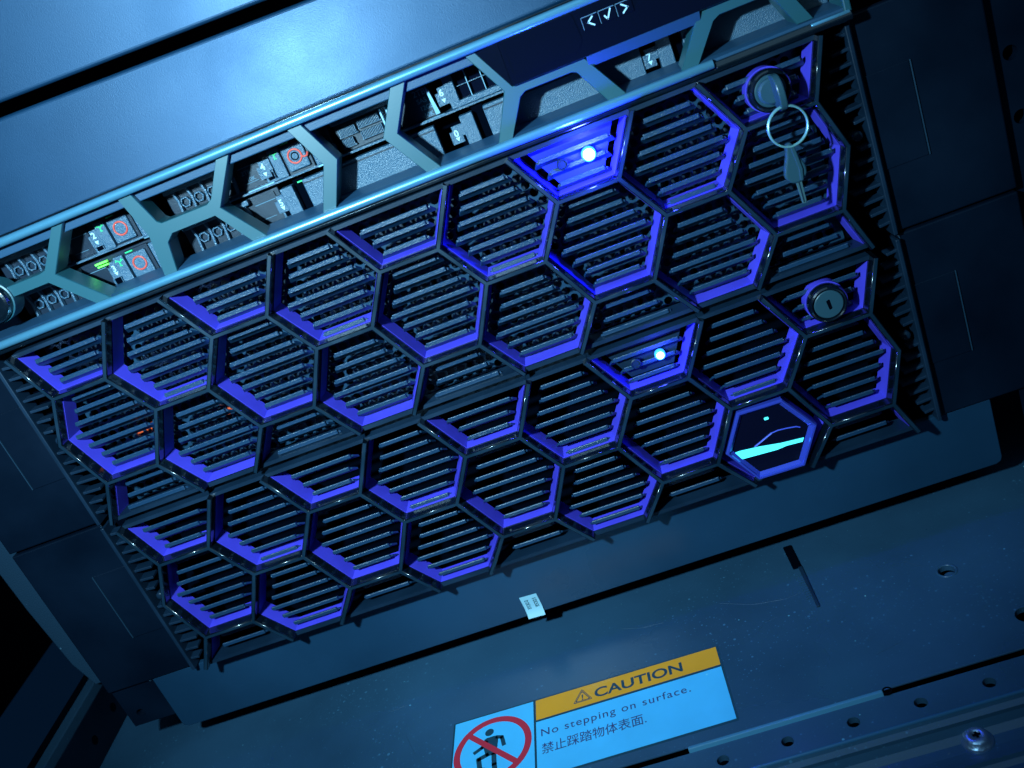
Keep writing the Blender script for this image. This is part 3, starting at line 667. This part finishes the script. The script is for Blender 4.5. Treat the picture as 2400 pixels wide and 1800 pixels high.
# chassis number plates between the bays
def numplate(x, z, body, up):
    g = G(); g.prism([(x - 2.6, z - 3.4), (x + 2.2, z - 3.4), (x + 2.2, z - 1.0), (x + 3.6, z - 1.0), (x + 3.6, z + 3.6), (x - 1.2, z + 3.6), (x - 1.2, z + 1.6), (x - 2.6, z + 1.6)], DP + 1.0, DP + 3); np = part('number_plate', g, 'carrier_grey', dl)
    lettering(body, 3.6, (x - .9, DP + .9, z + (.2 if up else -.6)), (1, 0, 0), (0, 0, 1), 'ink_white', np, bold=.02)
    g = G(); zz = z - 1.0
    g.prism([(x - .9, zz), (x + .9, zz), (x, zz - 1.6)], DP + .85, DP + 1.05); part('arrow', g, 'ink_white', np)
def rowz(r): return 66.2 if r else 50.4
def drive(x0, r, label, grp='drives in the slim server', short=False):
    """front of a 2.5 inch carrier: vented lever, label, indicator strip, release button, grip"""
    z0 = rowz(r); h = 13.6
    t = thing('drive_carrier', label, 'drive', (x0 + 37, DP + 4, z0), grp)
    g = G(); g.box(x0, x0 + (45 if short else 74), DP + 4.5, DP + 19, z0, z0 + h); part('body', g, 'carrier_dark', t, bevel=.3)
    # lever with hexagonal cut-outs: frame of bars
    g = G(); g.prism(rounded([(x0 + 1, z0 + h - 2.2), (x0 + 32, z0 + h - 2.2), (x0 + 32, z0 + h), (x0 + 1, z0 + h)], .5), DP + .6, DP + 4); g.box(x0 + 1, x0 + 32, DP + 2.4, DP + 4, z0, z0 + 1.2)
    part('lever', g, 'carrier_grey', t, bevel=.3)
    for k in range(5):
        xx = x0 + 4 + k * 6.2
        g = G(); g.prism([(xx, z0 + h - 2), (xx + 1.0, z0 + h - 2), (xx + 1.9, z0 + h * .55), (xx + 1.3, z0 + 1), (xx + .3, z0 + 1), (xx + .9, z0 + h * .55)], DP + 1.6, DP + 4); part('lever_bar', g, 'carrier_grey', t, bevel=.2)
        if k < 4:
            g = G(); g.torus((xx + 3.6, DP + 3, z0 + h * .45), 2.0, .45, (1, 0, 0), (0, 0, 1), 6, 6); part('hexagon_vent', g, 'carrier_grey', t)
    g = G(); g.box(x0 + 33, x0 + 43, DP + 3.6, DP + 4.6, z0 + 1, z0 + h - 1); part('drive_label', g, 'carrier_dark', t)
    br = None
    g = G(); g.prism([(x0 + 43.2, z0 + .2), (x0 + 48.0, z0 + .2), (x0 + 48.0, z0 + 1.2), (x0 + 47.2, z0 + 1.2), (x0 + 47.2, z0 + 5.4), (x0 + 44.0, z0 + 5.4), (x0 + 44.0, z0 + 4.2), (x0 + 43.2, z0 + 4.2)], DP + 1.8, DP + 4.6); br = part('bay_bracket', g, 'carrier_grey', t, bevel=.15)
    g = G(); g.box(x0 + 44.2, x0 + 46.9, DP + 1.5, DP + 2.2, z0 + 1.3, z0 + 4.2); part('bracket_pocket', g, 'interior_black', br)
    g = G(); g.box(x0 + 33.4, x0 + 42.6, DP + 3.2, DP + 3.8, z0 + 9.6, z0 + 9.9); g.box(x0 + 33.4, x0 + 40, DP + 3.2, DP + 3.8, z0 + 3.2, z0 + 3.4); part('label_line', g, 'ink_grey', t)
    g = G(); g.box(x0 + 54.6, x0 + 58, DP + .6, DP + 2, z0 + 12.2, z0 + 12.7); part('link_light', g, 'leaf_green', t)
    g = G(); g.box(x0 + 34, x0 + 46, DP + 1.2, DP + 4.6, z0 - .4, z0 + .5); part('rail_tongue', g, 'carrier_metal', t, bevel=.2)
    if short: return t
    g = G(); g.prism(rounded([(x0 + 48.4, z0 + .2), (x0 + 53.0, z0 + .2), (x0 + 53.0, z0 + 12.4), (x0 + 48.4, z0 + 12.4)], .6), DP, DP + 5); ind = part('indicator_strip', g, 'carrier_grey', t, bevel=.35)
    cx, cz = x0 + 50.8, z0 + 10.0; g = G()
    for a in (20, 140, 260): 
        ca, sa = math.cos(math.radians(a)), math.sin(math.radians(a)); p = lambda u, w: (cx + ca * u - sa * w, cz + sa * u + ca * w)
        g.prism([p(0, .22), p(1.9, .15), p(1.9, -.15), p(0, -.22)], DP - .08, DP + .2)
        g.prism([p(.9, .1), p(1.6, .9), p(1.8, .7), p(1.1, -.1)], DP - .09, DP + .2)
    part('leaf_mark', g, 'leaf_green', ind)
    g = G(); g.prism(rounded([(x0 + 53.2, z0 - .6), (x0 + 64.4, z0 - .6), (x0 + 64.4, z0 + 12.9), (x0 + 53.2, z0 + 12.9)], .5), DP + 1.6, DP + 5); part('button_well', g, 'carrier_dark', t, bevel=.2)
    g = G(); g.prism(rounded([(x0 + 54.0, z0 + 1.2), (x0 + 63.2, z0 + 1.2), (x0 + 63.2, z0 + 11.5), (x0 + 54.0, z0 + 11.5)], .7), DP, DP + 4); bt = part('release_button', g, 'carrier_grey', t, bevel=.4)
    g = G(); g.torus((x0 + 58.6, DP - .02, z0 + 6.6), 2.75, .42, (1, 0, 0), (0, 0, 1), 40, 8); part('button_ring', g, 'ring_red', bt, smooth=True)
    g = G(); g.prism([(x0 + 65.2, z0 - .4), (x0 + 75, z0 - .4), (x0 + 75, z0 + 4), (x0 + 67.2, z0 + 12.6), (x0 + 65.2, z0 + 12.6)], DP + .5, DP + 5); part('grip', g, 'carrier_grey', t, bevel=.4)
    g = G(); g.box(x0 + 65.4, x0 + 73, DP + .1, DP + 2, z0 - 1.1, z0 - .35); part('grip_edge', g, 'carrier_metal', t, bevel=.2)
    return t
def blank(x0, x1, r, label, grid=False):
    z0 = rowz(r); h = 13.6
    t = thing('drive_blank', label, 'drive blank', ((x0 + x1) / 2, DP + 3, z0), 'empty bay covers in the slim server')
    if grid:
        g = G(); g.prism([(x0, z0 - .2), (x1, z0 - .2), (x1, z0 + 2.2), (x0 + 3.9, z0 + 2.2), (x0 + 3.9, z0 + 12.6), (x0, z0 + 12.6)], DP, DP + 5); part('frame', g, 'carrier_grey', t, bevel=.3)
        g = G(); g.box(x0 + 3.5, x1, DP + 4, DP + 9, z0 + 1, z0 + h); part('recess', g, 'lcd_gloss', t)
        for k in range(4):
            g = G(); g.box(x0 + 9 + k * 6.0, x0 + 9.35 + k * 6.0, DP + 1.5, DP + 5, z0 + 2.2, z0 + 12.8); part('grid_bar', g, 'carrier_metal', t)
        g = G(); g.box(x0 + 3.9, x1, DP + 2.2, DP + 5, z0 + 7.2, z0 + 7.5); part('grid_bar', g, 'carrier_grey', t)
    else:
        g = G(); g.prism(rounded([(x0, z0 - .4), (x0 + 5.5, z0 - .4), (x0 + 5.5, z0 + 12.4), (x0, z0 + 12.4)], .4), DP, DP + 5); part('end_block', g, 'carrier_grey', t, bevel=.3)
        g = G(); g.box(x0 + 5.5, x0 + 10.2, DP + 4, DP + 6, z0 - .4, z0 + h); part('finger_slot', g, 'interior_black', t)
        g = G(); g.prism(rounded([(x0 + 10.2, z0 - .4), (x1, z0 - .4), (x1, z0 + 12.8), (x0 + 10.2, z0 + 12.8)], .6), DP, DP + 5); part('plate', g, 'carrier_grey', t, bevel=.35)
        g = G(); g.box(x0 + 10.4, x1 - .4, DP - .25, DP + .1, z0 + 11.0, z0 + 11.6); part('plate_groove', g, 'carrier_dark', t)
    return t
drive(-168.3, 1, 'drive carrier with red ring button beside the numeral 2, upper of the pair')
drive(-168.3, 0, 'drive carrier with red ring button beside the green activity light, under its twin')
d4 = drive(-88.0, 1, 'drive carrier with red ring button whose tailed red ring surrounds a dark hole')
g = G(); g.lathe([(1.7, DP + 2), (1.7, DP - .12), (1.2, DP - .1), (1.2, DP + .6)], -29.4, 72.8, 24); part('button_hole', g, 'interior_black', d4)
g = G(); g.tube_path([(-26.8, DP - .05, 71.9), (-25.8, DP - .05, 71.3), (-24.6, DP - .05, 71.4), (-23.9, DP - .05, 72.6)], .42, 8); part('ring_tail', g, 'ring_red', d4)
drive(-88.0, 0, 'vented drive lever without a visible button, under the tailed ring drive', short=True)
blank(-41.5, 27, 0, 'textured empty bay cover below the tailed red ring button')
blank(36.6, 66, 1, 'empty bay cover with a gridded window under the display housing', True)
blank(37.6, 112, 0, 'textured empty bay cover below the gridded window')
blank(118.5, 184, 0, 'textured empty bay cover right of the bay numbered 7')
# connector combs and printed drive between the two chevron struts
cmb = thing('drive_carrier', 'drive carrier with comb connectors and a printed 2TB SAS label', 'drive', (8, DP + 4, 66.2))
g = G(); g.box(-11.5, 30, DP + 6, DP + 18, 66.2, 79.8); part('body', g, 'carrier_dark', cmb)
g = G(); g.prism(rounded([(-11.5, 77.4), (16, 77.4), (16, 79.4), (-11.5, 79.4)], .4), DP + 1, DP + 6); part('lever', g, 'carrier_grey', cmb, bevel=.2)
for cx, cz, nn in ((-10, 73.6, 12), (-10, 69.4, 8), (-1.5, 74.6, 15), (-1.5, 70.0, 15)):
    g = G(); g.box(cx - .4, cx + nn * .62 + .2, DP + 4, DP + 6, cz - 1.9, cz - 1.4); sp = part('comb_spine', g, 'carrier_grey', cmb)
    for k in range(nn):
        g = G(); g.box(cx + k * .62, cx + k * .62 + .34, DP + 3.4, DP + 6, cz - 1.5, cz + 1.6); part('comb_tooth', g, 'carrier_grey', sp)
for xx in (8.6, 11.2, 12.6):
    g = G(); g.box(xx, xx + .9, DP + 2.6, DP + 6, 66.6, 77); part('lever_bar', g, 'carrier_metal', cmb, bevel=.2)
for i, tx in enumerate(('2TB', 'SAS', '12Gb', '10K')):
    lettering(tx, (3.3, 2.6, 2.5, 2.5)[i], (23.2 + .6 * i, DP + 5.9, 75.4 - 2.9 * i), (1, 0, 0), (0, 0, 1), 'ink_grey', cmb, bold=.012)
g = G(); g.prism([(29.2, 78), (30.2, 76), (31.4, 66.6), (29.6, 66.6)], DP + 2, DP + 6); part('label_edge', g, 'carrier_metal', cmb)
g = G(); g.box(23, 33, DP + 1.5, DP + 5, 65.0, 66.0); part('rail_tongue', g, 'carrier_metal', cmb, bevel=.2)
lettering('2TB', 2.4, (-54.0, DP + 3.5, 73), (1, 0, 0), (0, 0, 1), 'ink_grey', d4); lettering('10K', 2.4, (-52.5, DP + 3.5, 70), (1, 0, 0), (0, 0, 1), 'ink_grey', d4)
for x, z, b, u in ((-122.4, 72.0, '2', 1), (-121.6, 57.4, '3', 0), (-44.0, 72.0, '4', 1), (-43.4, 57.0, '5', 0), (34.6, 72.4, '6', 1), (34.2, 56.6, '0', 0), (114.8, 56.4, '7', 0)): numplate(x, z, b, u)
g = G(); g.box(-128.5, -122.8, DP + 1, DP + 2, 61.6, 62.4); g.box(-128, -122.4, DP + 1, DP + 2, 60.4, 61.0); part('activity_light', g, 'led_green', dl)
dl.rotation_euler.y = math.radians(.3)
